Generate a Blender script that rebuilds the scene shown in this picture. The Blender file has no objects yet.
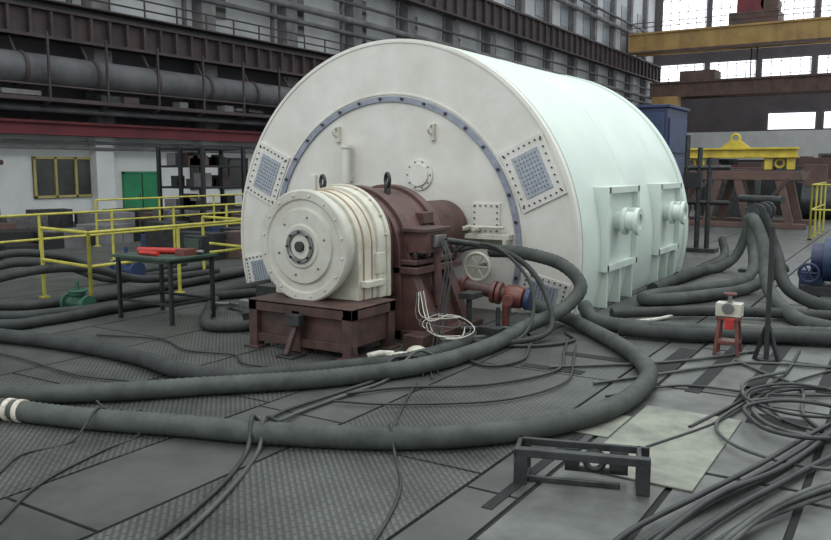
import bpy, bmesh, math, random
from mathutils import Vector, Matrix, Euler
random.seed(7)
pi=math.pi
scene=bpy.context.scene
scene.view_settings.view_transform='Standard'
scene.view_settings.look='None'

# ------------------------------------------------------------------ materials
def lin(c):
    o=[]
    for v in c:
        v/=255.0
        o.append(v/12.92 if v<=0.04045 else ((v+0.055)/1.055)**2.4)
    return (o[0],o[1],o[2],1.0)

def M(name,c,rough=0.6,metal=0.0,var=0.25,scale=3.0,c2=None,bump=0.0,bscale=40.0,spec=0.5,streak=None):
    m=bpy.data.materials.new(name); m.use_nodes=True
    nt=m.node_tree; b=nt.nodes['Principled BSDF']
    b.inputs['Roughness'].default_value=rough
    b.inputs['Metallic'].default_value=metal
    b.inputs['Specular IOR Level'].default_value=spec
    tc=nt.nodes.new('ShaderNodeTexCoord')
    mp=nt.nodes.new('ShaderNodeMapping')
    if streak: mp.inputs['Scale'].default_value=streak
    nt.links.new(tc.outputs['Object'],mp.inputs['Vector'])
    n=nt.nodes.new('ShaderNodeTexNoise'); n.inputs['Scale'].default_value=scale
    n.inputs['Detail'].default_value=6; n.inputs['Roughness'].default_value=0.65
    nt.links.new(mp.outputs['Vector'],n.inputs['Vector'])
    r=nt.nodes.new('ShaderNodeValToRGB')
    l=lin(c)
    if c2 is None: d=tuple(x*(1-var) for x in l[:3])+(1,)
    else: d=lin(c2)
    r.color_ramp.elements[0].position=0.33; r.color_ramp.elements[0].color=d
    r.color_ramp.elements[1].position=0.62; r.color_ramp.elements[1].color=l
    nt.links.new(n.outputs['Fac'],r.inputs['Fac'])
    nt.links.new(r.outputs['Color'],b.inputs['Base Color'])
    if bump>0:
        n2=nt.nodes.new('ShaderNodeTexNoise'); n2.inputs['Scale'].default_value=bscale; n2.inputs['Detail'].default_value=4
        nt.links.new(tc.outputs['Object'],n2.inputs['Vector'])
        bp=nt.nodes.new('ShaderNodeBump'); bp.inputs['Strength'].default_value=bump; bp.inputs['Distance'].default_value=0.01
        nt.links.new(n2.outputs['Fac'],bp.inputs['Height']); nt.links.new(bp.outputs['Normal'],b.inputs['Normal'])
    return m

def M_tread(name,c,c2):
    m=M(name,c,0.42,0.25,c2=c2,scale=1.6)
    nt=m.node_tree; b=nt.nodes['Principled BSDF']
    tc=nt.nodes.new('ShaderNodeTexCoord'); mp=nt.nodes.new('ShaderNodeMapping')
    mp.inputs['Rotation'].default_value=(0,0,pi/4)
    nt.links.new(tc.outputs['Object'],mp.inputs['Vector'])
    br=nt.nodes.new('ShaderNodeTexBrick'); br.inputs['Scale'].default_value=1.0
    br.inputs['Brick Width'].default_value=0.075; br.inputs['Row Height'].default_value=0.034
    br.inputs['Mortar Size'].default_value=0.009; br.inputs['Mortar Smooth'].default_value=0.4
    br.inputs['Color1'].default_value=(1,1,1,1); br.inputs['Color2'].default_value=(.9,.9,.9,1); br.inputs['Mortar'].default_value=(0.28,0.28,0.28,1)
    nt.links.new(mp.outputs['Vector'],br.inputs['Vector'])
    mix=nt.nodes.new('ShaderNodeMix'); mix.data_type='RGBA'; mix.blend_type='MULTIPLY'; mix.inputs[0].default_value=0.6
    src=b.inputs['Base Color'].links[0].from_socket
    nt.links.new(src,mix.inputs[6]); nt.links.new(br.outputs['Color'],mix.inputs[7])
    nt.links.new(mix.outputs[2],b.inputs['Base Color'])
    bp=nt.nodes.new('ShaderNodeBump'); bp.inputs['Strength'].default_value=0.6; bp.inputs['Distance'].default_value=0.006
    nt.links.new(br.outputs['Color'],bp.inputs['Height']); nt.links.new(bp.outputs['Normal'],b.inputs['Normal'])
    return m

def M_emit(name,c,s):
    m=bpy.data.materials.new(name); m.use_nodes=True
    b=m.node_tree.nodes['Principled BSDF']
    b.inputs['Base Color'].default_value=lin(c); b.inputs['Roughness'].default_value=0.3
    b.inputs['Emission Color'].default_value=lin(c); b.inputs['Emission Strength'].default_value=s
    return m

cream=M('cream_paint',(212,210,202),0.45,c2=(196,193,184),scale=1.6,bump=.06,bscale=20)
mint=M('mint_white_paint',(206,217,208),0.32,c2=(195,207,198),scale=1.0,bump=.04,bscale=10)
creamdirty=M('dirty_cream_paint',(202,200,186),0.45,c2=(174,169,154),scale=4,bump=.08)
creamdisc=M('pale_grey_cover_paint',(192,191,180),0.4,c2=(172,169,157),scale=2.5)
bluegrey=M('bluegrey_metal',(146,151,162),0.5,.2,c2=(122,127,140),scale=12)
perf=M('perforated_grey',(166,172,178),0.5,.1,c2=(140,147,156),scale=20)
perfd=M('perforation_dark',(118,124,134),0.7)
boltm=M('bolt_steel',(70,70,74),0.45,.6)
steel=M('steel',(140,140,138),0.4,.7,c2=(95,95,92),scale=10)
darksteel=M('dark_steel',(68,70,70),0.5,.5,c2=(45,46,46),scale=8)
maroon=M('maroon_paint',(92,64,59),0.5,c2=(62,43,40),scale=5,bump=.2)
brownframe=M('brown_frame_paint',(80,56,51),0.6,c2=(50,37,34),scale=6)
redbrown=M('redbrown_paint',(116,66,58),0.45,c2=(78,45,41),scale=8)
orange=M('orange_seal',(168,142,112),0.5,c2=(150,124,100),scale=10)
hosem=M('hose_rubber',(76,81,76),0.7,c2=(52,56,53),scale=4,bump=.2,spec=.35)
hosed=M('hose_rubber_dark',(60,63,62),0.7,c2=(42,44,43),scale=4,spec=.3)
clampm=M('clamp_cloth',(205,200,185),0.6,c2=(160,155,140),scale=30)
cablem=M('cable_rubber',(52,54,54),0.6,c2=(36,37,38),scale=6)
cableg=M('cable_grey',(80,82,80),0.6,c2=(56,58,56),scale=6)
cablew=M('cable_white',(196,194,182),0.5,c2=(156,151,138),scale=20)
black=M('black_paint',(30,31,33),0.6,c2=(18,18,20),scale=8)
yellow=M('yellow_rail_paint',(186,178,74),0.5,c2=(150,142,60),scale=6)
yellowc=M('yellow_crane_paint',(200,178,56),0.5,c2=(160,140,46),scale=2)
orangec=M('orange_crane_paint',(176,144,84),0.6,c2=(142,112,70),scale=.5)
rust=M('rust_steel',(100,76,68),0.7,c2=(72,58,54),scale=1)
truss=M('brown_girder_paint',(72,59,58),0.7,c2=(52,45,46),scale=.8)
redbeam=M('red_beam_paint',(118,46,52),0.6,c2=(92,40,46),scale=.6)
pipeg=M('grey_pipe_lagging',(94,94,96),0.6,c2=(64,65,68),scale=.8)
wallw=M('wall_whitewash',(196,198,198),0.9,c2=(166,168,170),scale=.25,streak=(1,1,.5))
walll=M('wall_lower_whitewash',(216,218,216),0.9,c2=(196,198,196),scale=.4)
walld=M('wall_gallery_shade',(66,64,66),0.9,c2=(48,47,50),scale=.3)  # shadow of the pipe gallery, painted into the wall colour
wallend=M('wall_end_brick',(96,90,92),0.9,c2=(78,74,76),scale=.3)
conc=M('column_concrete',(124,122,122),0.9,c2=(90,88,90),scale=.8)
green=M('green_paint',(40,134,88),0.6,c2=(34,112,74),scale=1)
greenv=M('green_valve_paint',(44,86,66),0.6,c2=(30,60,48),scale=3)
greent=M('green_table_paint',(50,72,58),0.55,c2=(34,50,42),scale=5)
blue=M('blue_paint',(42,60,94),0.5,c2=(30,45,72),scale=3)
navy=M('navy_paint',(38,46,84),0.5,c2=(28,35,64),scale=1.5)
red=M('red_paint',(180,48,40),0.45,c2=(140,36,32),scale=8)
woody=M('yellow_wood',(178,164,108),0.7,c2=(150,136,84),scale=2)
glassd=M('dark_glass',(72,74,70),0.2,c2=(52,52,50),scale=.8)
upane=M('upper_pane',(150,156,160),.4)
sky_g=M_emit('daylight_glass',(235,240,250),2.6)
floorb=M('floor_gap_dark',(30,31,31),0.9)
floorlow=M('floor_lower_concrete',(78,80,80),0.7,c2=(56,58,58),scale=.5)
tread=M_tread('tread_plate',(98,100,96),(72,74,72))
plate=M('floor_plate_smooth',(86,88,85),0.40,.2,c2=(64,66,64),scale=1.5,bump=.15,bscale=30)
plate2=M('cast_floor_plate',(106,108,104),0.40,.25,c2=(72,74,72),scale=2.4,bump=.15,bscale=30)
dusty=M('dusty_plate',(140,142,128),0.7,c2=(104,106,99),scale=3.5,bump=.1)

# ------------------------------------------------------------------ builder
class B:
    def __init__(s,name): s.name=name; s.v=[]; s.f=[]; s.m=[]; s.mats=[]
    def mi(s,m):
        if m not in s.mats: s.mats.append(m)
        return s.mats.index(m)
    def add(s,vs,fs,m):
        k=len(s.v); i=s.mi(m)
        s.v+= [tuple(v) for v in vs]
        for f in fs: s.f.append(tuple(k+a for a in f)); s.m.append(i)
    def box(s,c,d,m,rot=None):
        x,y,z=d[0]/2,d[1]/2,d[2]/2
        vs=[Vector((a*x,b*y,e*z)) for a in(-1,1) for b in(-1,1) for e in(-1,1)]
        if rot is not None:
            R=rot if isinstance(rot,Matrix) else Euler(rot).to_matrix()
            vs=[R@v for v in vs]
        c=Vector(c); vs=[v+c for v in vs]
        s.add(vs,[(0,1,3,2),(4,6,7,5),(0,4,5,1),(2,3,7,6),(0,2,6,4),(1,5,7,3)],m)
    def b2(s,lo,hi,m):
        s.box([(a+b)/2 for a,b in zip(lo,hi)],[abs(b-a) for a,b in zip(lo,hi)],m)
    def bar(s,p0,p1,w,h,m,up=(0,0,1)):
        p0=Vector(p0);p1=Vector(p1);d=p1-p0;L=d.length;x=d.normalized();u=Vector(up)
        if abs(x.dot(u))>.99:u=Vector((0,1,0))
        y=u.cross(x).normalized();z=x.cross(y)
        R=Matrix((x,y,z)).transposed()
        s.box((p0+p1)/2,(L,w,h),m,R)
    def lathe(s,o,ax,prof,m,seg=32,caps=True):
        o=Vector(o);a=Vector(ax).normalized()
        u=a.orthogonal().normalized();w=a.cross(u)
        vs=[];fs=[]
        for d,r in prof:
            for i in range(seg):
                t=2*pi*i/seg; vs.append(o+a*d+(u*math.cos(t)+w*math.sin(t))*r)
        for j in range(len(prof)-1):
            for i in range(seg):
                k=(i+1)%seg; fs.append((j*seg+i,j*seg+k,(j+1)*seg+k,(j+1)*seg+i))
        if caps:
            fs.append(tuple(range(seg))[::-1]); n=(len(prof)-1)*seg; fs.append(tuple(n+i for i in range(seg)))
        s.add(vs,fs,m)
    def cyl(s,p0,p1,r,m,seg=20,r2=None):
        p0=Vector(p0);p1=Vector(p1);d=p1-p0
        s.lathe(p0,d,[(0,r),(d.length,r if r2 is None else r2)],m,seg)
    def torus(s,c,n,R,r,m,seg=32,rs=10,a0=0,a1=2*pi,uref=None):
        c=Vector(c);n=Vector(n).normalized();u=Vector(uref) if uref else n.orthogonal();u.normalize();w=n.cross(u)
        full=abs(a1-a0-2*pi)<1e-4; N=seg if full else seg+1
        vs=[];fs=[]
        for i in range(N):
            t=a0+(a1-a0)*i/seg; d=u*math.cos(t)+w*math.sin(t)
            for j in range(rs):
                q=2*pi*j/rs; vs.append(c+d*(R+r*math.cos(q))+n*r*math.sin(q))
        for i in range(seg):
            k=(i+1)%N
            for j in range(rs):
                l=(j+1)%rs; fs.append((i*rs+j,k*rs+j,k*rs+l,i*rs+l))
        s.add(vs,fs,m)
    def tube(s,pts,r,m,seg=10,step=.06,rib=0.0,smooth=True):
        P=[Vector(p) for p in pts]
        if smooth:
            Q=[2*P[0]-P[1]]+P+[2*P[-1]-P[-2]]; out=[]
            for i in range(1,len(Q)-2):
                a,b,c,d=Q[i-1:i+3]; n=max(2,int((c-b).length/step))
                for k in range(n):
                    t=k/n; out.append(.5*((2*b)+(c-a)*t+(2*a-5*b+4*c-d)*t*t+(3*b-a-3*c+d)*t**3))
            out.append(P[-1])
        else: out=P
        vs=[];fs=[];T=(out[1]-out[0]).normalized();u=T.orthogonal().normalized()
        for i,p in enumerate(out):
            t=(out[min(i+1,len(out)-1)]-out[max(i-1,0)])
            if t.length>1e-6:T=t.normalized()
            u=(u-T*u.dot(T)).normalized();w=T.cross(u)
            rr=r*(1-(rib if i%2 else 0))
            for j in range(seg):
                q=2*pi*j/seg; vs.append(p+(u*math.cos(q)+w*math.sin(q))*rr)
        n=len(out)
        for i in range(n-1):
            for j in range(seg):
                l=(j+1)%seg; fs.append((i*seg+j,i*seg+l,(i+1)*seg+l,(i+1)*seg+j))
        fs.append(tuple(range(seg))[::-1]);fs.append(tuple((n-1)*seg+j for j in range(seg)))
        s.add(vs,fs,m)
        return out
    def prism(s,poly,fn0,fn1,m):
        n=len(poly); vs=[fn0(*p) for p in poly]+[fn1(*p) for p in poly]
        fs=[tuple(range(n)),tuple(range(n,2*n))[::-1]]+[(i,n+i,n+(i+1)%n,(i+1)%n) for i in range(n)]
        s.add(vs,fs,m)
    def band(s,cx,cz,r0,r1,y0,y1,a0,a1,m,seg=96):
        vs=[];fs=[]
        for i in range(seg+1):
            t=a0+(a1-a0)*i/seg;c,q=math.cos(t),math.sin(t)
            vs+=[(cx+r0*c,y0,cz+r0*q),(cx+r1*c,y0,cz+r1*q),(cx+r1*c,y1,cz+r1*q),(cx+r0*c,y1,cz+r0*q)]
        for i in range(seg):
            k=i*4
            for j in range(4): fs.append((k+j,k+4+j,k+4+(j+1)%4,k+(j+1)%4))
        fs.append((0,1,2,3)); e=seg*4; fs.append((e+3,e+2,e+1,e))
        s.add(vs,fs,m)
    def done(s,bevel=0,ang=35,smooth=True):
        me=bpy.data.meshes.new(s.name); me.from_pydata(s.v,[],s.f)
        for m in s.mats: me.materials.append(m)
        me.polygons.foreach_set('material_index',s.m)
        bm=bmesh.new();bm.from_mesh(me);bmesh.ops.recalc_face_normals(bm,faces=bm.faces);bm.to_mesh(me);bm.free()
        if smooth:
            me.polygons.foreach_set('use_smooth',[True]*len(me.polygons))
            me.set_sharp_from_angle(angle=math.radians(ang))
        me.update()
        o=bpy.data.objects.new(s.name,me); scene.collection.objects.link(o)
        if bevel:
            b=o.modifiers.new('bevel','BEVEL');b.width=bevel;b.segments=2;b.limit_method='ANGLE';b.angle_limit=math.radians(50)
        return o

# ------------------------------------------------------------------ floor
f=B('floor')
f.b2((-9.5,-13,-.6),(14,40,-.014),floorb)
f.b2((-26,-13,-.9),(14,101,-.601),floorlow)
def strip(x0,x1,y0,y1,L,m,g=.012,off=0):
    y=y0+off
    while y<y1-.1:
        f.b2((x0+g,y+g,-.013),(x1-g,min(y+L,y1)-g,0),m); y+=L
for k in range(6):
    xs=-9.5+1.3*k
    strip(xs,xs+1.3,-12,40,2.6,plate if k%3==1 else tread,off=(k*.7)%1.1)
strip(-1.7,-.55,-12,40,2.2,tread)
strip(-.55,.6,-12,40,2.2,tread,off=.6)
strip(.6,1.85,-12,40,2.2,tread,off=1.1)
strip(1.85,2.6,-12,40,1.9,plate)
strip(2.6,3.8,-12,40,2.3,tread,off=.4)
strip(3.8,4.12,-12,40,3.1,plate,off=.9)
x=4.12
while x<13:
    strip(x,x+.62,-12,40,1.55,plate2,g=.02,off=(x*3)%1); x+=.62
f.done(smooth=False)
f=B('floor_slots')
for (x0,y0,x1,y1) in [(2.95,-2.35,3.5,-2.22),(3.1,-1.75,3.75,-1.62),(4.88,-2.95,5.25,-2.7),(3.95,-1.9,4.1,-.9),(4.35,-2.4,4.46,-.2),(4.72,-2.0,4.84,.4),(5.2,-1.9,5.32,.3),(4.0,-5.1,4.06,-3.3),(.7,-4.0,1.5,-3.95)]:
    f.b2((x0,y0,.0005),(x1,y1,.004),floorb)
f.done(smooth=False)
f=B('worn_floor_plate'); f.b2((4.22,-4.35,.001),(4.86,-2.95,.012),dusty); f.b2((3.86,-3.75,.001),(4.2,-3.25,.008),dusty); f.done(.003)

# ------------------------------------------------------------------ generator stator
g=B('turbogenerator_stator')
R=2.59;CZ=.70;L=4.9
a0=-math.asin((CZ)/R);a1=pi-a0
def arc(r,n=120):
    b=-math.asin(min(1,CZ/r)); return [(r*math.cos(b+(pi-2*b)*i/n),CZ+r*math.sin(b+(pi-2*b)*i/n)) for i in range(n+1)]
def section(r,y0,y1,m,n=120):
    p=arc(r,n); g.prism(p,lambda x,z:(x,y0,z),lambda x,z:(x,y1,z),m)
section(R,0,.10,cream)
section(R-.02,.10,.13,bluegrey)
section(R,.13,L-.2,mint)
section(R+.03,L-.2,L,mint)
section(R*.8,L,L+.35,mint,60)
rr=1.86;b=-math.asin(CZ/rr)+.01
g.band(0,CZ,rr-.04,rr+.03,-.03,.01,b,pi-b,bluegrey)
g.band(0,CZ,rr+.05,rr+.075,-.015,.01,b,pi-b,cream)
for i in range(44):
    t=b+(pi-2*b)*(i+.5)/44
    if i%2==0: g.lathe((rr*math.cos(t),-.03,CZ+rr*math.sin(t)),(0,-1,0),[(0,.02),(.03,.02)],boltm,6)
g.band(0,CZ,R-.05,R-.02,-.012,.01,a0+.02,pi-a0-.02,cream)
for sx,aa in ((1,25),(-1,156),(1,-12.5),(-1,192)):
    t=math.radians(aa); rd=Vector((math.cos(t),0,math.sin(t))); tg=Vector((-math.sin(t),0,math.cos(t)))
    c=Vector((0,0,CZ))+rd*2.22
    Rm=Matrix((rd,Vector((0,1,0)),rd.cross(Vector((0,1,0))))).transposed()
    w,h=.58,.76
    if aa<0 or aa>180: h=.46
    g.box(c+Vector((0,-.012,0)),(w,.03,h),cream,Rm)
    g.box(c+Vector((0,-.03,0)),(w*.6,.02,h*.66),perf,Rm)
    for i in range(7):
        for j in range(9):
            q=c+rd*((i-3)*.043)+tg*((j-4)*h*.066)
            g.box(q+Vector((0,-.042,0)),(.02,.006,.024),perfd,Rm)
    for i in range(8):
        for s_ in(-1,1):
            q=c+rd*((i-3.5)*w*.125)+tg*(s_*h*.43); g.cyl(q+Vector((0,-.03,0)),q+Vector((0,-.045,0)),.012,boltm,6)
            q=c+tg*((i-3.5)*h*.115)+rd*(s_*w*.42); g.cyl(q+Vector((0,-.03,0)),q+Vector((0,-.045,0)),.012,boltm,6)
def sqplate(x,z,s_):
    g.box((x,-.015,z),(s_,.04,s_),cream)
    for i in range(5):
        for sg in(-1,1):
            q=(i-2)*s_*.2
            for (dx,dz) in((q,sg*s_*.42),(sg*s_*.42,q)):
                g.cyl((x+dx,-.035,z+dz),(x+dx,-.05,z+dz),.012,steel,6)
sqplate(1.43,1.10,.36); sqplate(.15,.75,.3)
g.lathe((.49,0,1.61),(0,-1,0),[(0,.19),(.03,.19),(.03,.14),(.06,.14),(.06,.02)],cream,28)
for i in range(10):
    t=2*pi*i/10; g.cyl((.49+.165*math.cos(t),-.03,1.61+.165*math.sin(t)),(.49+.165*math.cos(t),-.045,1.61+.165*math.sin(t)),.012,steel,6)
for x in(-.76,.69):
    g.box((x,-.03,2.13),(.06,.06,.2),creamdirty); g.torus((x,-.09,2.16),(1,0,0),.05,.015,creamdirty,16,6)
g.cyl((-.57,-.12,1.5),(-.57,-.12,1.95),.055,cream); g.cyl((-.57,-.12,1.95),(-.57,-.12,1.99),.075,cream); g.box((-.57,-.05,1.55),(.06,.12,.06),cream)
g.box((-1.2,-.02,1.45),(.1,.04,.3),cream)
g.b2((.95,-.14,.86),(1.78,0,.92),creamdirty); g.b2((.95,-.14,.72),(1.0,0,.86),creamdirty); g.b2((1.7,-.14,.72),(1.75,0,.86),creamdirty)
g.cyl((1.0,-.1,1.0),(1.7,-.1,1.0),.02,creamdirty)
for x in(1.05,1.2,1.35): g.cyl((x,0,.98),(x,-.2,.98),.03,creamdirty,12)
g.torus((1.46,-.3,.55),(0,1,0),.16,.022,creamdirty); g.cyl((1.46,0,.55),(1.46,-.3,.55),.03,steel)
for i in range(3):
    t=pi*i/3; g.cyl((1.46-.15*math.cos(t),-.3,.55-.15*math.sin(t)),(1.46+.15*math.cos(t),-.3,.55+.15*math.sin(t)),.012,creamdirty,8)
for y0,y1 in((.75,1.95),(3.0,4.15)):
    g.b2((2.2,y0,.5),(2.60,y1,1.42),mint)
    for (u0,u1,v0,v1) in((y0-.03,y0+.06,.45,1.47),(y1-.06,y1+.03,.45,1.47),(y0,y1,.45,.53),(y0,y1,1.39,1.47)):
        g.b2((2.3,u0,v0),(2.67,u1,v1),mint)
    for yy in(y0+.1,(y0+y1)/2,y1-.1): g.b2((2.2,yy-.02,0),(2.64,yy+.02,.47),mint)
    yc=y0+.5
    g.lathe((2.57,yc,1.04),(1,0,0),[(0,.12),(.12,.12),(.12,.17),(.17,.17),(.17,.12),(.28,.12),(.28,.17),(.33,.17),(.33,.09),(.3,.09)],mint,28)
    g.cyl((2.6,y1-.22,1.1),(2.72,y1-.22,1.1),.09,mint)
    g.cyl((2.72,y1-.22,1.1),(2.73,y1-.22,1.1),.05,perf)
for y in(1.9,3.6): 
    g.band(0,CZ,R-.01,R+.004,y,y+.03,a0+.02,pi-a0-.02,mint)
g.done(.004)

# ------------------------------------------------------------------ bearing assembly
h=B('bearing_housing')
HX,HZ=.92,.97
def D(y,prof,m,seg=64,x=HX,z=HZ): h.lathe((x,y,z),(0,-1,0),prof,m,seg)
D(-2.72,[(0,.53),(.06,.53),(.075,.515),(.075,.44),(.06,.43),(.06,.36),(.085,.35),(.085,.21),(.1,.20),(.1,.14)],creamdisc)
D(-2.78,[(0,.16),(.06,.16),(.06,.12),(.02,.11)],steel,40)
D(-2.79,[(0,.115),(.02,.115),(.02,.05),(.06,.05)],darksteel,24)
for i in range(8):
    t=2*pi*i/8; h.cyl((HX+.14*math.cos(t),-2.84,HZ+.14*math.sin(t)),(HX+.14*math.cos(t),-2.86,HZ+.14*math.sin(t)),.014,boltm,6)
for i in range(16):
    t=2*pi*(i+.5)/16; h.cyl((HX+.475*math.cos(t),-2.79,HZ+.475*math.sin(t)),(HX+.475*math.cos(t),-2.81,HZ+.475*math.sin(t)),.013,creamdirty,6)
for i in range(6):
    t=2*pi*(i+.25)/6; h.cyl((HX+.28*math.cos(t),-2.8,HZ+.28*math.sin(t)),(HX+.28*math.cos(t),-2.815,HZ+.28*math.sin(t)),.014,steel,6)
D(-2.58,[(0,.48),(.16,.48)],creamdirty)
def arch(r,hw,zb,x=HX,z=HZ,n=40):
    return [(x+r*math.cos(pi*i/n),z+r*math.sin(pi*i/n)) for i in range(n+1)]+[(x-hw,zb),(x+hw,zb)]
def archp(r,hw,zb,y0,y1,m,x=HX,z=HZ):
    h.prism(arch(r,hw,zb,x,z),lambda a,c:(a,y0,c),lambda a,c:(a,y1,c),m)
archp(.51,.51,.467,-2.60,-2.53,creamdirty)
archp(.522,.522,.467,-2.53,-2.515,orange)
archp(.515,.515,.467,-2.515,-2.40,creamdirty)
archp(.525,.525,.467,-2.40,-2.388,orange)
archp(.52,.52,.467,-2.388,-2.32,creamdirty)
archp(.55,.55,.467,-2.32,-2.20,creamdirty)
archp(.57,.57,.467,-2.20,-2.15,creamdirty)
archp(.50,.50,.467,-2.15,-2.0,maroon)
for i in range(9):
    t=pi*(i+.5)/9; h.cyl((HX+.56*math.cos(t),-2.20,HZ+.56*math.sin(t)),(HX+.56*math.cos(t),-2.22,HZ+.56*math.sin(t)),.013,creamdirty,6)
for sg in(-1,1):
    h.box((HX+sg*.55,-2.42,.62),(.08,.3,.06),creamdirty)
h.box((HX+.53,-2.28,.8),(.05,.14,.2),creamdirty)
x,y,z=.76,-2.27,1.49
h.cyl((x,y,z-.05),(x,y,z+.03),.03,darksteel); h.torus((x,y,z+.07),(0.6,1,0),.06,.018,darksteel,20,8)
h.done(.006)

p=B('bearing_pedestal')
PX=.85
def pa(r,hw,zb,y0,y1,m,z=.84):
    p.prism(arch(r,hw,zb,PX,z),lambda a,c:(a,y0,c),lambda a,c:(a,y1,c),m)
pa(.64,.66,.0,-2.0,-1.1,maroon)
pa(.68,.74,.74,-1.9,-1.78,maroon); pa(.68,.74,.74,-1.3,-1.18,maroon)
p.b2((PX-.84,-2.0,.66),(PX+.84,-1.08,.73),maroon); p.b2((PX-.84,-1.98,.75),(PX+.82,-1.1,.80),maroon)
for sx in(-1,1):
    for y in(-1.92,-1.72,-1.52,-1.32,-1.16): p.cyl((PX+sx*.77,y,.80),(PX+sx*.77,y,.88),.026,darksteel,6)
    p.prism([(PX+sx*.6,.7),(PX+sx*.70,.66),(PX+sx*.92,.1),(PX+sx*.92,0),(PX+sx*.6,0)],lambda a,c:(a,-1.82,c),lambda a,c:(a,-1.3,c),maroon)
    for ya,yb in((-1.95,-1.82),(-1.3,-1.16)):
        p.prism([(PX+sx*.6,.7),(PX+sx*.76,.66),(PX+sx*1.0,.1),(PX+sx*1.0,0),(PX+sx*.6,0)],lambda a,c:(a,ya,c),lambda a,c:(a,yb,c),maroon)
p.b2((PX-1.06,-2.0,0),(PX+1.06,-1.0,.1),maroon)
p.cyl((PX,-1.1,.95),(PX,-.055,.95),.36,maroon,40)
x,y,z=1.08,-1.6,1.46
p.cyl((x,y,z-.06),(x,y,z+.05),.035,darksteel); p.torus((x,y,z+.11),(0.8,1,0),.07,.02,darksteel,20,8)
p.b2((1.5,-1.9,.86),(1.74,-1.5,1.08),maroon); p.b2((1.47,-1.95,1.07),(1.77,-1.45,1.11),brownframe)
p.b2((1.74,-1.8,.92),(1.79,-1.6,1.04),steel)
p.b2((1.3,-1.5,1.12),(1.46,-1.3,1.24),maroon)
p.cyl((1.66,-1.6,.9),(1.7,-1.6,.3),.05,maroon); p.cyl((1.8,-1.62,.98),(2.05,-1.4,.93),.03,darksteel)
p.done(.008)

b=B('bearing_support_frame')
for x in(.47,1.0,1.58):
    for y in(-2.95,-2.35):
        b.b2((x-.05,y-.05,0),(x+.05,y+.05,.40),brownframe)
        b.b2((x-.09,y-.09,0),(x+.09,y+.09,.02),brownframe)
for y in(-3.0,-2.4): b.b2((.42,y,.36),(1.64,y+.10,.46),brownframe)
for x in(.42,1.54): b.b2((x,-3.0,.36),(x+.1,-2.3,.46),brownframe)
b.b2((.42,-3.0,.44),(1.64,-2.3,.466),brownframe)
b.b2((.42,-2.98,.06),(1.64,-2.93,.14),brownframe)
b.b2((.46,-2.94,.1),(1.6,-2.92,.38),brownframe)
b.b2((1.58,-2.9,.1),(1.6,-2.35,.38),brownframe)
b.b2((.94,-3.22,0),(1.14,-3.0,.02),darksteel); b.bar((1.04,-3.18,.02),(1.04,-3.0,.34),.05,.05,brownframe); b.b2((.96,-3.1,.28),(1.12,-3.02,.38),darksteel)
b.done(.005)

o=B('oil_drain_pipe')
o.cyl((1.55,-1.05,.46),(2.36,-.92,.34),.07,maroon,24)
dr=Vector((.87,.13,-.13)).normalized()
for d,r_,t_ in((.12,.11,.04),(.46,.12,.04),(.52,.12,.04)):
    q=Vector((1.55,-1.05,.46))+dr*d; o.lathe(q,dr,[(0,r_),(t_,r_)],redbrown,24)
q=Vector((1.55,-1.05,.46))+dr*.6
o.lathe(q,dr,[(0,.09),(.03,.11),(.12,.125),(.2,.11),(.22,.08)],redbrown,24)
o.lathe((2.36,-.92,.34),dr,[(0,.12),(.05,.12)],blue,24)
o.cyl((2.15,-.96,.36),(2.15,-.96,.0),.04,redbrown)
o.cyl((2.22,-.95,.34),(2.26,-1.15,.34),.04,redbrown); o.lathe((2.26,-1.15,.34),(.2,-1,0),[(0,.06),(.03,.06)],redbrown,20)
o.done(.003)
o=B('pipe_clutter')
for a,c,r_ in(((1.98,-1.9,.04),(2.4,-1.45,.04),.03),((2.0,-1.7,.12),(2.5,-1.3,.1),.025),((2.0,-1.5,0),(2.0,-1.5,.42),.03),((2.25,-1.35,0),(2.25,-1.35,.3),.025)):
    o.cyl(a,c,r_,darksteel,10)
o.b2((1.94,-1.62,.4),(2.1,-1.4,.46),darksteel); o.b2((1.75,-2.35,0),(1.97,-2.1,.14),brownframe); o.b2((2.15,-1.62,0),(2.4,-1.5,.14),darksteel)
o.lathe((2.0,-2.5,0),(0,0,1),[(0,.10),(.03,.11),(.07,.08),(.09,.04)],creamdirty,24)
o.lathe((2.15,-2.2,0),(0,0,1),[(0,.08),(.12,.08),(.12,.09),(.14,.09)],steel,20)
o.done(.003)

# ------------------------------------------------------------------ hoses
def hose(pts,r,m=hosem,name='ribbed_hose',rib=.07,clamps=()):
    q=B(name); step=max(.028,r*.35)
    q.tube(pts,r,m,14,step,rib)
    for (a,c) in clamps: q.cyl(a,c,r*1.08,clampm,20)
    return q.done(ang=60)
r=.073
hose([(-.6,-5.85,r),(.56,-5.56,r),(1.21,-5.40,r),(1.88,-5.16,r),(2.47,-4.97,r),(3.20,-4.62,r),(3.67,-4.20,r),(3.99,-3.67,r),(4.12,-3.04,r),(4.03,-2.25,r),(3.60,-1.50,r),(2.96,-.75,r),(2.6,-.45,.1),(2.2,-.32,.16)],r,
     clamps=[((.63,-5.541,r),(.67,-5.531,r)),((.72,-5.52,r),(.76,-5.51,r))])
hose([(-.5,-5.75,r),(.22,-5.36,r),(.80,-4.95,r),(1.30,-4.44,r),(1.97,-3.74,r),(2.40,-2.95,r),(2.51,-2.04,r),(2.52,-1.25,.12),(2.72,-.8,.24),(2.83,-.58,.46),(2.6,-.56,.68),(2.11,-.5,.77),(1.70,-.42,.76)],r)
hose([(-3.2,-4.5,r),(-1.75,-4.18,r),(-.7,-4.05,r),(.17,-4.08,r),(.81,-4.2,r),(1.35,-4.08,r),(1.91,-3.5,r+.02),(2.15,-3.0,r),(2.27,-2.3,r),(2.2,-1.9,r)],.07,hosed)
q_=.06
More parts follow.
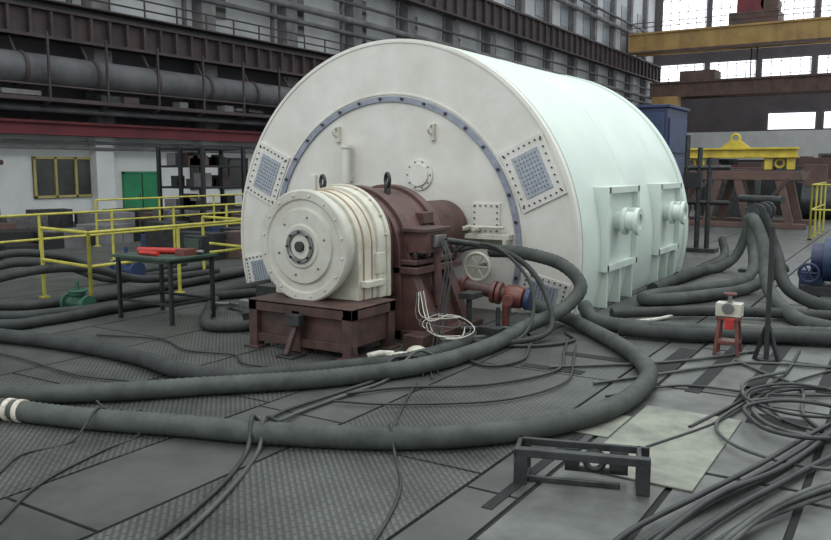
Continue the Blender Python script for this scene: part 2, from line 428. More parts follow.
for pts in ([(-5,-5.0,q_),(-2.5,-3.94,q_),(-2.15,-3.4,q_),(-2.15,-2.32,q_),(-2.0,-.7,q_),(-2.2,1.5,q_)],
            [(-5,-4.4,q_),(-2.90,-3.62,q_),(-2.4,-2.92,q_),(-1.9,-1.43,q_),(-1.5,-.6,q_),(-1.4,-.3,q_)],
            [(-6,-3.8,q_),(-3.5,-3.14,q_),(-3.1,-2.6,q_),(-3.0,-1.8,q_),(-3.1,0,q_),(-3.4,2,q_)],
            [(-5.2,-3.6,q_),(-4.65,-2.9,.3),(-4.5,-2.3,.42),(-4.4,-1.6,.3),(-4.2,-.9,q_),(-4.3,1,q_)],
            [(-4.6,-3.6,q_),(-4.0,-3.1,.28),(-3.7,-2.5,.4),(-3.6,-1.8,.35),(-3.5,-1.0,.12),(-3.6,.5,q_)],
            [(-5.6,-3.3,q_),(-5.2,-2.7,.35),(-5.0,-2.0,.5),(-4.9,-1.2,.35),(-4.8,-.5,q_),(-4.9,1,q_)],
            [(-1.6,-1.5,q_),(-.9,-2.3,q_),(-.4,-2.7,q_),(-.05,-2.4,q_),(-.15,-1.9,q_),(-.5,-1.6,q_)]):
    hose(pts,q_,hosed)
s_=.08
hose([(7.5,.9,s_),(5.14,.10,s_),(4.45,-.22,s_),(3.83,-.43,s_),(3.01,-.45,s_),(2.75,-.25,.2)],s_)
hose([(7.5,.5,s_),(5.18,-.08,s_),(4.4,-.40,s_),(3.9,-.62,s_),(3.3,-.72,s_)],.07,hosed)
hose([(4.3,3.3,.35),(3.9,2.9,s_),(3.54,1.95,s_),(3.15,1.35,s_),(2.95,1.3,s_),(3.0,1.75,s_),(3.4,2.6,s_),(3.7,3.4,s_),(3.75,4.2,.2),(3.65,4.6,.6),(3.6,4.6,1.1)],s_)
hose([(2.82,3.5,s_),(2.87,4.25,s_),(3.1,5.2,s_),(3.3,5.5,.3),(3.45,5.5,.8),(3.5,5.4,1.15)],s_)
hose([(2.82,2.2,s_),(2.85,3.2,s_),(2.95,5.0,s_),(2.8,7.0,s_),(2.6,7.8,.3)],s_,hosed)
hose([(3.9,2.8,1.05),(4.0,2.6,1.0),(4.15,2.4,.7),(4.3,1.9,.25),(4.69,1.0,s_),(5.12,.45,s_),(6.2,-.1,s_)],s_)
hose([(4.05,2.75,1.1),(4.25,2.75,.6),(4.5,2.2,.2),(5.2,1.6,s_),(6.2,1.5,s_)],s_,hosed)
hose([(2.95,.1,s_),(3.5,.6,s_),(4.2,1.0,s_),(5.2,1.3,s_),(6.4,1.8,s_)],.06,hosed)
hose([(1.35,-.9,.5),(1.55,-1.0,.78),(1.9,-.9,.86),(2.3,-.85,.7),(2.6,-.95,.4),(2.75,-1.2,.1),(2.6,-1.7,.05),(2.2,-1.9,.05)],.03,hosed)
hose([(1.6,-1.2,.6),(1.75,-1.2,.88),(2.1,-1.05,.86),(2.5,-1.1,.5),(2.6,-1.5,.08),(2.3,-2.2,.05),(2.1,-2.6,.05)],.018,hosed)

# cables
cb=B('loose_cable_bundle')
def cab(pts,rad=.014,m=cablem): cb.tube([(x,y,z) for x,y,z in pts],rad,m,7,.05)
def flat(l,z=.016): return [(a,c,z) for a,c in l]
cab(flat([(3.1,-6.5),(3.0,-6.16),(2.79,-5.64),(2.5,-5.1)])+[(2.42,-4.97,.165),(2.3,-4.7,.05),(2.23,-4.4,.02),(2.25,-3.9,.02),(2.27,-3.4,.02),(2.25,-3.1,.1),(2.28,-2.9,.165),(2.35,-2.6,.03),(2.2,-2.2,.02)],.014,cableg)
cab(flat([(2.95,-6.5),(2.9,-6.16),(2.7,-5.6),(2.45,-5.15)])+[(2.35,-5.0,.165),(2.2,-4.75,.04),(2.12,-4.4,.02),(2.2,-3.8,.03),(2.2,-3.35,.03),(2.18,-3.15,.14),(2.3,-2.7,.06),(2.5,-2.45,.03)],.014,cablem)
cab(flat([(3.85,-6.1),(3.76,-5.69),(3.55,-5.16),(3.25,-4.75)],.01)+[(3.15,-4.65,.155),(3.0,-4.4,.02),(2.75,-3.9,.01),(2.62,-3.6,.01),(2.5,-3.3,.01)],.009,cablem)
cab(flat([(2.2,-6.6),(2.12,-6.49),(1.85,-6.1),(1.7,-5.6),(1.66,-5.3)],.01)+[(1.6,-5.25,.155),(1.5,-5.1,.02),(1.1,-5.0,.01)],.009)
cab(flat([(1.6,-6.6),(1.55,-6.2),(1.35,-5.9),(1.4,-5.6)],.01)+[(1.35,-5.37,.155),(1.2,-5.15,.02),(.9,-5.05,.05)],.008)
cab([(2.0,-2.3,.02),(2.3,-2.35,.02),(2.75,-2.55,.02),(2.9,-2.2,.02),(2.75,-1.7,.02),(2.6,-1.3,.03),(2.3,-1.2,.1)],.014)
cab([(2.25,-3.9,.03),(2.5,-3.5,.02),(3.0,-3.1,.02),(3.3,-2.4,.02),(3.1,-1.7,.02),(2.9,-1.1,.02)],.012)
cab([(2.3,-4.1,.03),(2.7,-3.9,.02),(3.3,-3.4,.02),(3.5,-2.7,.02),(3.3,-2.0,.02),(3.1,-1.4,.02)],.009)
cab([(1.9,-2.4,.02),(2.3,-1.9,.02),(2.8,-1.6,.02),(3.0,-1.2,.02),(2.8,-.9,.02)],.016)
cab([(-1.2,-3.5,.02),(-.5,-3.3,.02),(.1,-3.5,.02),(.6,-3.4,.02),(1.0,-3.6,.02),(1.7,-3.3,.02)],.01)
cab([(-2.0,-4.5,.02),(-1.0,-4.5,.02),(0,-4.6,.02),(.6,-4.5,.02),(1.0,-4.6,.02)],.009)
for k in range(6):
    a=random.uniform(-.06,.06);c=random.uniform(-.1,.1)
    cab([(1.81,-1.75+.03*k,.98),(1.95+a,-1.8,.85+c),(1.98+a,-1.85+c,.5),(2.0+a,-2.0+c,.2),(2.15+a,-2.25+c*2,.03),(2.3+a,-2.7+c,.02),(2.5+a*3,-2.9+c*3,.02)],.006,cablem)
cb.done(ang=60)
cb=B('cable_pile')
base=[(4.74,-5.4),(4.79,-5.05),(4.93,-4.47),(5.12,-3.87),(5.38,-2.88)]
for k in range(5):
    o1=random.uniform(-.04,.2);o2=random.uniform(-.1,.2)
    cab([(x+o1+random.uniform(-.03,.03),y+o2*.3,.02+.012*k) for x,y in base]+[(5.6+o2,-2.0+o1*2,.03)],random.choice([.012,.015,.018]),random.choice([cablem,cableg,cablem]))
base=[(4.95,-5.4),(4.99,-4.95),(5.15,-4.40),(5.47,-3.82),(6.0,-3.2)]
for k in range(5):
    o1=random.uniform(-.05,.2);o2=random.uniform(-.1,.2)
    cab([(x+o1+random.uniform(-.04,.04),y+o2*.3,.03+.012*k) for x,y in base],random.choice([.012,.015]),random.choice([cablem,cableg]))
for k in range(6):
    cx,cy=5.25+random.uniform(-.1,.15),-2.6+random.uniform(-.4,.5); ra=random.uniform(.35,.65)
    rb=ra*random.uniform(1.1,1.7); ph=random.uniform(0,6)
    cab([(cx+ra*math.cos(ph+t*.6)*(1+.08*math.sin(t*2.1)),cy+rb*math.sin(ph+t*.6),.02+.014*k) for t in range(0,10)],random.choice([.011,.014]),random.choice([cablem,cableg]))
for l in ([(4.47,-3.82),(4.74,-3.05),(4.91,-2.09),(5.25,-1.16),(5.6,-.6)],[(4.6,-3.3),(4.77,-2.49),(4.93,-1.5),(4.93,-.48)],[(3.7,-2.6),(4.01,-2.12),(4.4,-1.5),(4.68,-1.20),(5.4,-1.0)],[(3.2,-2.3),(3.9,-1.7),(4.3,-1.2),(4.6,-.7)],[(3.9,-2.9),(4.3,-2.3),(4.9,-2.2),(5.5,-1.9)],[(4.5,-1.2),(4.75,-1.5),(5.1,-1.9),(5.2,-2.6),(5.5,-3.2)]):
    cab(flat(l),random.choice([.01,.013]),random.choice([cablem,cableg]))
cb.done(ang=60)
cb=B('white_signal_cables')
for k in range(5):
    x0,y0=1.8+random.uniform(-.05,.15),-2.3+random.uniform(-.2,.2)
    pts=[(1.72,-2.05+.03*k,.5),(x0+.1,y0,.3)]
    for i in range(5): pts.append((2.0+.2*math.cos(i*1.3+k)+.04*k,-2.1+.18*math.sin(i*1.3+k),.22+.08*math.sin(i+k)))
    cab(pts,.005,cablew if k%3 else cableg)
cb.tube([(1.85,-2.75,.02),(1.95,-2.7,.05),(2.02,-2.6,.03),(2.1,-2.55,.02)],.026,cablew,8)
cb.tube([(1.7,-2.85,.03),(1.78,-2.76,.05),(1.84,-2.65,.03)],.03,cablew,8)
cb.done(ang=60)
cb=B('white_drain_hose')
cb.tube([(3.95,1.1,.05),(3.6,.8,.04),(3.4,.3,.03),(3.2,.0,.03)],.02,cablew,8)
cb.done(ang=60)

# ------------------------------------------------------------------ foreground steel bracket
s=B('steel_stand_bracket')
ux=Vector((.953,.303,0));uy=Vector((-.303,.953,0));o0=Vector((4.01,-4.74,0))
Rm=Matrix((ux,uy,Vector((0,0,1)))).transposed()
def sb(x0,x1,y0,y1,z0,z1,m=darksteel):
    s.box(o0+ux*(x0+x1)/2+uy*(y0+y1)/2+Vector((0,0,(z0+z1)/2)),(x1-x0,y1-y0,z1-z0),m,Rm)
W=.71
for y in(0,.2):
    sb(0,W,y,y+.025,.155,.195)
sb(0,W,0,.05,.19,.2)
for x in(0,W-.07):
    sb(x,x+.07,0,.03,.02,.16); sb(x,x+.07,.2,.225,.02,.16)
    sb(x,x+.07,0,.225,.0,.03); sb(x,x+.025,0,.225,.15,.195)
sb(.07,.56,.06,.085,.0,.03)
sb(.26,.60,.19,.215,.03,.06); sb(.26,.34,.19,.215,.03,.16); sb(.5,.6,.19,.215,.03,.16)
s.torus(o0+ux*.42+uy*.2+Vector((0,0,.1)),uy,.05,.018,darksteel,24,8)
s.done(.004)

s=B('valve_stand')
c=Vector((4.38,-.93,0))
for dx in(-.1,.1):
    for dy in(-.08,.08):
        s.bar(c+Vector((dx,dy,0)),c+Vector((dx*.7,dy*.7,.36)),.03,.03,redbrown)
for z in(.12,.34): s.box(c+Vector((0,0,z)),(.2,.16,.03),redbrown)
s.box(c+Vector((0,0,.42)),(.22,.14,.12),creamdirty); s.cyl(c+Vector((0,-.1,.44)),c+Vector((0,.1,.44)),.05,steel)
s.cyl(c+Vector((0,0,.48)),c+Vector((0,0,.56)),.02,steel); s.torus(c+Vector((0,0,.56)),(0,0,1),.05,.012,redbrown,20,6)
s.box(c+Vector((.02,-.09,.3)),(.08,.03,.1),red)
s.done(.004)
s=B('hose_support_post')
s.cyl((4.72,-1.0,0),(4.72,-1.0,.02),.09,black); s.bar((4.72,-1.0,0),(4.70,-.9,1.18),.04,.04,black)
s.bar((4.62,-1.0,0),(4.70,-.95,.3),.03,.03,black); s.bar((4.82,-1.0,0),(4.72,-.95,.3),.03,.03,black)
s.done()
s=B('hose_manifold')
s.b2((3.35,5.3,0),(3.75,5.6,.05),darksteel); s.cyl((3.55,5.45,0),(3.55,5.45,1.5),.05,darksteel)
s.cyl((3.3,5.45,1.2),(4.0,5.0,1.2),.06,darksteel); s.cyl((3.97,4.0,0),(3.97,4.0,1.2),.04,darksteel); s.cyl((3.97,2.7,1.1),(3.97,4.0,1.1),.07,darksteel)
for q in((3.97,2.75,1.1),(3.97,3.2,1.1),(3.97,3.6,1.1)): s.lathe(q,(0,1,0),[(0,.13),(.05,.13)],darksteel,20)
s.done()

s=B('blue_pump_motor')
c=Vector((4.95,3.6,0))
s.box(c+Vector((.3,0,.06)),(1.5,.7,.12),darksteel); s.cyl(c+Vector((-.2,0,.46)),c+Vector((.9,0,.46)),.3,blue,32)
for i in range(10): s.lathe(c+Vector((-.1+i*.1,0,.46)),(1,0,0),[(0,.33),(.02,.33)],blue,32)
s.box(c+Vector((.35,0,.16)),(.8,.4,.12),blue); s.box(c+Vector((.3,-.2,.76)),(.35,.3,.16),blue)
s.cyl(c+Vector((-.35,0,.46)),c+Vector((-.2,0,.46)),.22,navy,24)
s.torus(c+Vector((-.35,-.35,.3)),(0,1,0),.12,.02,navy); s.cyl(c+Vector((-.35,-.35,.3)),c+Vector((-.35,.1,.3)),.03,steel)
for i in range(3):
    t=pi*i/3; s.cyl(c+Vector((-.35-.11*math.cos(t),-.35,.3-.11*math.sin(t))),c+Vector((-.35+.11*math.cos(t),-.35,.3+.11*math.sin(t))),.012,navy,8)
s.box(c+Vector((-.35,.1,.15)),(.3,.3,.3),blue)
s.done(.004)
s=B('blue_electric_motor')
c=Vector((-9.0,-1.3,0))
s.cyl(c+Vector((0,-.2,.85)),c+Vector((0,1.2,.85)),.5,blue,40)
for i in range(7): s.lathe(c+Vector((0,-.05+i*.17,.85)),(0,1,0),[(0,.54),(.04,.54)],blue,40)
s.lathe(c+Vector((0,-.2,.85)),(0,-1,0),[(0,.46),(.12,.4),(.2,.15)],blue,40)
s.box(c+Vector((0,.5,.2)),(1.1,1.2,.4),blue); s.box(c+Vector((0,.5,.03)),(1.0,1.4,.06),darksteel)
s.done(.01)
for (x,y,m,k) in((-4.4,-.6,blue,1.0),(-2.55,-2.75,greenv,.75)):
    s=B('small_gate_valve'); c=Vector((x,y,0))
    s.cyl(c+Vector((-.25*k,0,.15*k)),c+Vector((.25*k,0,.15*k)),.08*k,m,20)
    for dx in(-.27*k,.22*k): s.lathe(c+Vector((dx,0,.15*k)),(1,0,0),[(0,.14*k),(.05*k,.14*k)],m,20)
    s.lathe(c+Vector((0,0,.15*k)),(0,0,1),[(0,.1*k),(.1*k,.09*k),(.14*k,.12*k),(.17*k,.12*k),(.17*k,.03*k),(.35*k,.03*k)],m,20)
    s.torus(c+Vector((0,0,.35*k)),(0,0,1),.13*k,.018,m,24,8)
    s.bar(c+Vector((-.12*k,0,.35*k)),c+Vector((.12*k,0,.35*k)),.02,.02,m); s.box(c+Vector((0,0,.04*k)),(.3*k,.2*k,.08*k),m)
    s.done()

# ------------------------------------------------------------------ railings
def rail(name,segs,h=.92):
    s=B(name)
    for p0,p1,n in segs:
        p0=Vector(p0+(0,));p1=Vector(p1+(0,))
        for z in(h,h*.55): s.cyl(p0+Vector((0,0,z)),p1+Vector((0,0,z)),.021,yellow,10)
        for i in range(n+1):
            q=p0.lerp(p1,i/n); s.cyl(q,q+Vector((0,0,h)),.024,yellow,10); s.box(q+Vector((0,0,.01)),(.1,.1,.02),yellow)
    return s.done()
rail('yellow_guard_railing',[((-2.69,-2.47),(-2.69,.3),2),((-2.69,-2.47),(-3.9,-2.3),1),((-2.69,.3),(-3.9,.5),1)])
rail('yellow_guard_railing',[((-6.67,-3.4),(-6.67,9.5),9)])
rail('yellow_guard_railing',[((-9.3,2.5),(-9.3,18),9)],1.0)
rail('yellow_guard_railing',[((3.66,12.4),(8,12.4),4),((3.66,12.4),(3.66,15.6),3)],1.3)

# ------------------------------------------------------------------ workbench left
s=B('green_work_table')
for x in(-1.85,-1.0):
    for y in(-2.7,-2.1): s.b2((x-.02,y-.02,0),(x+.02,y+.02,.70),black)
s.b2((-1.9,-2.75,.70),(-.95,-2.05,.73),greent); s.b2((-1.86,-2.71,.66),(-.99,-2.09,.70),greent)
s.b2((-1.86,-2.7,.2),(-.99,-2.68,.23),black); s.b2((-1.86,-2.12,.2),(-.99,-2.10,.23),black); s.b2((-1.86,-2.7,.2),(-1.84,-2.1,.23),black); s.b2((-1.01,-2.7,.2),(-.99,-2.1,.23),black)
s.done(.003)
s=B('red_hydraulic_tools')
s.cyl((-1.75,-2.5,.765),(-1.15,-2.3,.765),.035,red,16); s.cyl((-1.6,-2.6,.755),(-1.3,-2.6,.755),.025,red,12); s.b2((-1.2,-2.45,.73),(-1.05,-2.25,.8),redbrown)
s.torus((-1.7,-2.3,.75),(0,0,1),.1,.018,redbrown,20,6); s.cyl((-1.15,-2.3,.765),(-.98,-2.24,.765),.02,steel,10)
s.done()
s=B('instrument_case'); s.b2((-1.35,-2.2,.73),(-1.05,-2.08,.93),black); s.b2((-1.32,-2.21,.76),(-1.08,-2.2,.9),greent); s.done(.006)
s=B('steel_scrap_pile')
for i in range(34):
    x=random.uniform(-1.2,-.3);y=random.uniform(-2.0,-.6)
    s.box((x,y,.05+random.uniform(0,.08)),(random.uniform(.08,.5),random.uniform(.04,.15),random.uniform(.04,.1)),random.choice([darksteel,darksteel,black,steel,brownframe]),(random.uniform(-.2,.2),random.uniform(-.2,.2),random.uniform(0,3)))
s.b2((-.9,-1.5,0),(-.3,-1.0,.3),darksteel); s.b2((.05,-2.5,.0),(.3,-2.1,.2),black)
s.done(.004)
s=B('equipment_crates')
for i in range(26):
    x=random.choice([random.uniform(-8.6,-7.4),random.uniform(-5.9,-4.9)]);y=random.uniform(2.0,7.5)
    hh=random.uniform(.2,.6); s.box((x,y,hh/2),(random.uniform(.3,1.0),random.uniform(.3,.9),hh),random.choice([darksteel,black,conc,truss,rust,darksteel,blue]),(0,0,random.uniform(-.2,.2)))
s.done(.01)
s=B('equipment_crates')
for i in range(44):
    x=random.choice([random.uniform(-22.5,-14.5),random.uniform(-14.5,-14.0)]);y=random.uniform(3,20)
    hh=random.uniform(.3,.9); s.box((x,y,-.6+hh/2),(random.uniform(.5,1.8),random.uniform(.5,1.6),hh),random.choice([darksteel,black,conc,truss,rust,black,steel]),(0,0,random.uniform(-.3,.3)))
s.done(.01)
s=B('steel_storage_rack')
x0,x1,y0,y1=-13.0,-11.2,7.4,9.0
for x in(x0,(x0+x1)/2,x1):
    for y in(y0,y1): s.b2((x-.05,y-.05,-.6),(x+.05,y+.05,2.3),black)
for z in(-.1,.5,1.1,1.7,2.2): s.b2((x0,y0,z),(x1,y1,z+.06),black)
for i in range(34):
    z=random.choice([-.04,.56,1.16,1.76]); x=random.uniform(x0+.2,x1-.2);y=random.choice([y0+.3,y1-.3]);hh=random.uniform(.2,.4)
    s.box((x,y,z+hh/2),(random.uniform(.15,.5),.3,hh),random.choice([darksteel,truss,conc,rust,black]))
s.done(.01)

# ------------------------------------------------------------------ background right
s=B('blue_control_cabinet')
X0=-.15
s.b2((X0,8,.1),(X0+1.55,9.6,2.9),navy); s.b2((X0-.05,7.95,0),(X0+1.6,9.65,.1),darksteel); s.b2((X0-.05,7.95,2.9),(X0+1.6,9.65,2.96),navy)
for x in(X0+.05,X0+.55,X0+1.05): s.b2((x,7.97,.3),(x+.44,8.0,2.8),blue); s.b2((x+.38,7.94,1.6),(x+.41,7.98,1.8),steel)
for z in(.4,1.2,2.0): s.b2((X0+1.55,8.1,z),(X0+1.58,9.5,z+.7),blue)
s.done(.01)
s=B('pipe_riser_rack')
for x in(1.75,2.0,2.2): s.cyl((x,8.3,0),(x,8.3,2.4-(x-1.7)),.05,darksteel,12)
s.cyl((1.7,8.3,1.7),(2.6,8.3,1.7),.05,darksteel,12); s.cyl((1.7,8.3,1.0),(2.6,8.3,1.0),.05,black,12); s.b2((1.7,8.2,1.3),(2.05,8.4,1.6),black)
s.b2((1.65,8.1,0),(2.4,8.5,.08),darksteel)
s.done()
s=B('lifting_beam')
s.b2((-.6,16.9,2.0),(2.75,17.15,2.25),yellowc); s.b2((-.65,16.8,2.22),(2.8,17.25,2.28),yellowc); s.b2((-.65,16.8,1.98),(2.8,17.25,2.03),yellowc)
s.prism([(.6,2.26),(1.5,2.26),(1.2,2.5),(.9,2.5)],lambda a,c:(a,16.95,c),lambda a,c:(a,17.1,c),yellowc)
s.torus((1.05,17.02,2.56),(0,1,0),.12,.04,yellowc)
for x in(-.5,0.1,2.0,2.6): s.b2((x-.1,16.9,1.64),(x+.1,17.15,2.0),yellowc)
for x in(-.2,2.3): s.torus((x,17.02,1.82),(0,1,0),.12,.035,yellowc)
s.done(.01)
s=B('brown_casing_frame')
for y in(16.0,18.0):
    s.b2((-.8,y-.12,1.35),(3.0,y+.12,1.6),rust)
    for x in(-.6,.5,1.7,2.8):
        s.bar((x,y,0),(x+(.35 if x<1 else -.35),y,1.4),.2,.22,rust)
    s.b2((-1,y-.15,0),(3.2,y+.15,.14),rust)
for x in(-.7,1.1,2.9): s.b2((x-.1,16,1.35),(x+.1,18,1.55),rust)
for x in(.1,2.2): s.bar((x-.5,15.9,.1),(x+.5,15.9,1.4),.08,.1,truss)
s.b2((-.4,16.5,1.6),(2.5,17.5,1.63),truss)
s.done(.01)
s=B('machinery_parts')
for i in range(52):
    x=random.uniform(-8.5,3.2);y=random.uniform(20,38)
    hh=random.uniform(.5,2.0); s.box((x,y,hh/2),(random.uniform(.5,2.2),random.uniform(.5,2),hh),random.choice([rust,truss,darksteel,black,conc,rust]),(0,0,random.uniform(-.4,.4)))
for i in range(8):
    x=random.uniform(-8,3.0);y=random.uniform(19.5,30); s.cyl((x,y,.55),(x+1.5,y,.55),.55,random.choice([rust,darksteel,steel]),28)
s.done(.02)
s=B('stacked_casings')
for i in range(50):
    x=random.uniform(-21,3);y=random.uniform(45,95); hh=random.uniform(1,3.6)
    s.box((x,y,-.6+hh/2),(random.uniform(1,4),random.uniform(1,4),hh),random.choice([rust,truss,darksteel,black,conc,redbeam]),(0,0,random.uniform(-.4,.4)))
s.done(.02)

# ------------------------------------------------------------------ hall
w=B('wall_left')
WX=-25
w.b2((WX-.5,-13,-.6),(WX,99.9,3.3),walll)
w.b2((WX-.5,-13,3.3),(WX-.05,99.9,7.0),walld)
w.b2((WX-.5,-13,7.0),(WX,99.9,27),wallw)
w.done(smooth=False)
w=B('concrete_columns')
y=-11
while y<98:
    w.b2((WX,y,-.6),(WX+.5,y+.9,3.0),walll); w.b2((WX,y,3.0),(WX+.7,y+.9,12.5),conc); w.b2((WX,y+.1,12.5),(WX+.5,y+.8,27),conc); y+=6.2
w.done(smooth=False)
w=B('wall_pipework')
for z,rd,m in((9.8,.13,pipeg),(10.6,.2,conc),(11.6,.1,pipeg),(17.5,.25,conc),(18.5,.15,pipeg)):
    w.cyl((WX+.7,-13,z),(WX+.7,99,z),rd,m,10)
y=-8
while y<96:
    w.cyl((WX+.45,y+2.3,8),(WX+.45,y+2.3,20),.12,pipeg,8); w.b2((WX+.0,y+3.4,9.2),(WX+.1,y+5.4,12.2),glassd); w.b2((WX+.0,y+1,15.5),(WX+.1,y+5,20.5),upane); y+=6.2
w.done(smooth=False)
def girder(name,x,y0,y1,z0,z1,m,pitch):
    w=B(name)
    w.b2((x-.06,y0,z0),(x+.06,y1,z1),m); w.b2((x-.35,y0,z1-.12),(x+.35,y1,z1),m); w.b2((x-.35,y0,z0),(x+.35,y1,z0+.12),m)
    y=y0
    while y<y1: w.b2((x-.3,y,z0),(x+.3,y+.12,z1),m); y+=pitch
    w.b2((x-.08,y0,z1),(x+.08,y1,z1+.18),darksteel)
    return w.done(smooth=False)
girder('crane_runway_girder',WX+1.2,-13,99,12.6,14.6,truss,1.5)
girder('crane_runway_girder',WX+1.2,-13,99,6.7,7.9,truss,.9)
w=B('walkway_handrail')
for z in(8.5,8.9): w.cyl((WX+1.6,-13,z),(WX+1.6,50,z),.04,truss,8)
y=-13
while y<50: w.cyl((WX+1.6,y,8.1),(WX+1.6,y,8.9),.04,truss,6); y+=1.8
w.b2((WX+.75,-13,8.1),(WX+1.8,50,8.16),truss)
w.done(smooth=False)
w=B('overhead_pipeline')
w.cyl((WX+1.6,-13,5.55),(WX+1.6,40,5.3),.62,pipeg,28)
y=-12
while y<40: w.lathe((WX+1.6,y,5.54-(y+13)*.0047),(0,1,0),[(0,.68),(.15,.68)],truss,28); w.bar((WX+1.6,y,6),(WX+1.2,y,6.65),.08,.08,truss); y+=3.1
w.done()
w=B('pipe_gallery')
w.b2((WX+.75,-13,4.2),(WX+2.6,60,4.35),truss)
w.cyl((WX+2.5,-13,4.8),(WX+2.5,60,4.8),.04,truss,6)
y=-13
while y<60: w.b2((WX+2.46,y,4.3),(WX+2.54,y+.08,6.8),truss); w.bar((WX+.75,y,3.6),(WX+2.5,y,4.2),.1,.1,truss); y+=2.6
for i in range(30):
    yy=random.uniform(0,50); w.box((WX+2.0+random.uniform(-.2,.2),yy,4.35+.15),(.5,random.uniform(.4,1.6),random.uniform(.1,.3)),random.choice([black,truss,conc,darksteel]))
w.cyl((WX+1.9,-13,3.95),(WX+1.9,60,3.95),.12,pipeg,10)
w.done(smooth=False)
w=B('red_gallery_beam')
w.b2((WX+.85,-13,3.05),(WX+1.15,70,3.5),redbeam); w.b2((WX+.8,-13,3.45),(WX+1.4,70,3.55),redbeam); w.b2((WX+.8,-13,3.0),(WX+1.3,70,3.08),redbeam)
w.done(smooth=False)
w=B('wall_service_pipes')
for z in(2.5,2.75): w.cyl((WX+.6,-13,z),(WX+.6,60,z),.06,conc,8)
w.cyl((WX+.6,9.0,2.8),(WX+.6,9.0,-.6),.08,black,8)
w.cyl((WX+.6,-13,1.95),(WX+.6,9.5,1.9),.1,rust,8)
w.done(smooth=False)
w=B('window_1')
Y0,Y1,Z0,Z1=11.1,14.7,.44,2.15
w.b2((WX+.01,Y0,Z0),(WX+.06,Y1,Z1),glassd)
for a in(Y0,Y0+.95,Y0+1.9,Y0+2.85,Y1-.08): w.b2((WX+.01,a,Z0),(WX+.14,a+.1,Z1),woody)
for z in(Z0,Z1-.1): w.b2((WX+.01,Y0,z),(WX+.14,Y1+.04,z+.1),woody)
w.b2((WX+.01,Y1-.85,Z0),(WX+.1,Y1,Z1),woody)
w.done(smooth=False)
w=B('door_1')
w.b2((WX+.01,15.55,-.6),(WX+.1,17.45,1.42),green); w.b2((WX+.01,16.48,-.6),(WX+.14,16.52,1.42),greenv)
w.b2((WX+.01,15.45,-.6),(WX+.16,15.55,1.5),green); w.b2((WX+.01,17.45,-.6),(WX+.16,17.55,1.5),green); w.b2((WX+.01,15.45,1.42),(WX+.16,17.55,1.52),green)
w.b2((WX+.1,16.35,.3),(WX+.16,16.4,.5),steel)
w.done(smooth=False)
w=B('window_2')
w.b2((WX+.01,19.5,.6),(WX+.06,23.5,2.2),glassd)
for a in(19.5,20.8,22.1,23.4): w.b2((WX+.01,a,.6),(WX+.12,a+.1,2.2),truss)
for z in (.6,2.1): w.b2((WX+.01,19.5,z),(WX+.12,23.5,z+.1),truss)
w.done(smooth=False)
w=B('wall_end')
EY=100
w.b2((-26,EY,-.6),(13.9,EY+.5,6.2),walll)
w.b2((-26,EY,6.2),(13.9,EY+.5,27),wallend)
w.done(smooth=False)
w=B('window_3')
for (z0,z1) in((11.6,14.9),(17.0,23.2)):
    x=-24.0
    while x<8:
        w.b2((x,EY-.1,z0),(x+5.5,EY,z1),sky_g)
        for k in range(0,6): w.b2((x+k*1.08,EY-.2,z0),(x+k*1.08+.08,EY-.1,z1),rust)
        zz=z0
        while zz<z1: w.b2((x,EY-.2,zz),(x+5.5,EY-.1,zz+.08),rust); zz+=1.5
        x+=6.2
for x in(-10.5,-4.3): w.b2((x,EY-.1,6.4),(x+5.2,EY,8.3),sky_g)
w.done(smooth=False)
w=B('overhead_crane')
CY=86
w.b2((WX+1,CY,14.9),(13.8,CY+.6,16.9),orangec); w.b2((WX+1,CY+3,14.9),(13.8,CY+3.6,16.9),orangec)
w.b2((WX+1,CY-.2,16.9),(13.8,CY+1,17.1),orangec); w.b2((WX+1,CY-.2,14.8),(13.8,CY+.8,15.0),rust)
x=WX+1
while x<13: w.b2((x,CY-.1,14.9),(x+.15,CY,16.9),orangec); x+=2
for z in(17.7,18.2): w.cyl((WX+1,CY,z),(13.8,CY,z),.05,rust,6)
w.b2((-13,CY,17.1),(-8,CY+3.5,18.4),rust); w.b2((-12.3,CY+.5,18.4),(-9.6,CY+3,20.4),redbeam); w.cyl((-9,CY+.5,19.2),(-9,CY+3,19.2),.9,rust,20)
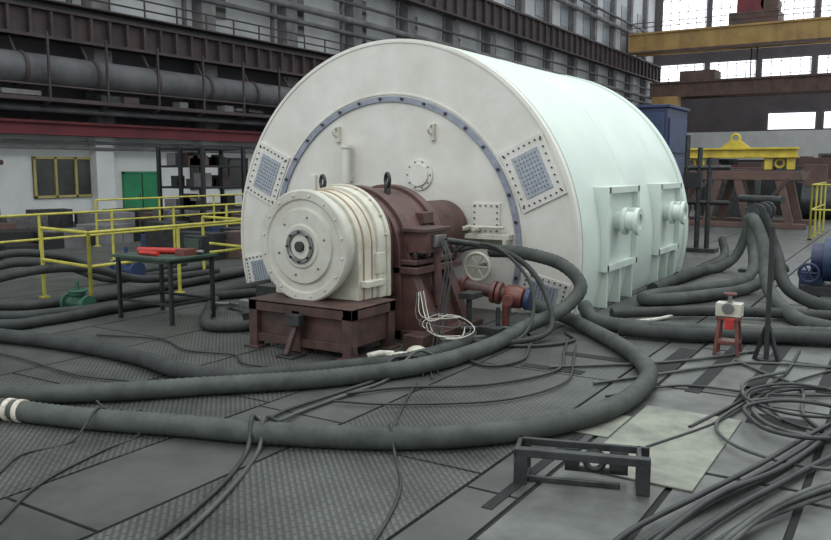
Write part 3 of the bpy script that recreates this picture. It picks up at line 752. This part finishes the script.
w.cyl((-10.8,CY+1.8,14.8),(-10.8,CY+1.8,10.8),.08,black,6); w.cyl((-10.2,CY+1.8,14.8),(-10.2,CY+1.8,10.8),.08,black,6); w.b2((-11.1,CY+1.5,9.7),(-9.9,CY+2.1,10.8),redbeam)
w.done(smooth=False)
w=B('overhead_crane')
w.b2((-19,78,9.0),(13.8,78.6,10.4),rust); w.b2((-19,81,9.0),(13.8,81.6,10.4),rust)
x=-19
while x<13: w.b2((x,77.9,9.0),(x+.15,78,10.4),rust); x+=2
w.b2((-19,77.8,10.4),(13.8,79,10.6),rust)
w.b2((-16,78,10.6),(-12.5,81,11.6),rust); w.b2((-18.5,77,6.4),(-16,79,9),orangec)
w.done(smooth=False)
w=B('wall_right')
w.b2((14,-13,-.9),(14.5,101,1.2),walll); w.b2((14,-13,12),(14.5,101,14),wallw)
y=-13
while y<101: w.b2((14,y,1.2),(14.5,y+.9,12),conc); y+=6.3
w.done(smooth=False)

# ------------------------------------------------------------------ light
world=bpy.data.worlds.new('World'); scene.world=world; world.use_nodes=True
bg=world.node_tree.nodes['Background']; bg.inputs['Color'].default_value=(.90,.96,1.0,1); bg.inputs['Strength'].default_value=1.12
def area(name,loc,tgt,sx,sy,p,c):
    l=bpy.data.lights.new(name,'AREA');l.shape='RECTANGLE';l.size=sx;l.size_y=sy;l.energy=p;l.color=c
    o=bpy.data.objects.new(name,l);scene.collection.objects.link(o);o.location=loc
    o.rotation_euler=(Vector(tgt)-Vector(loc)).to_track_quat('-Z','Y').to_euler()
area('skylight_strip',(6,4,15),(2.5,1,0),7,22,1800,(.94,1,.97))
area('disc_fill_light',(1,-14,13),(1,0,1),10,6,700,(.98,1,.98))  # added fill light, out of view, brightens the stator's front disc

cam=bpy.data.cameras.new('camera'); co=bpy.data.objects.new('camera',cam); scene.collection.objects.link(co)
co.location=(5.76,-8.54,1.7); co.rotation_euler=(math.radians(90-7.3),0,math.radians(32))
cam.sensor_width=36; cam.lens=800/831*36; cam.clip_end=400
scene.camera=co
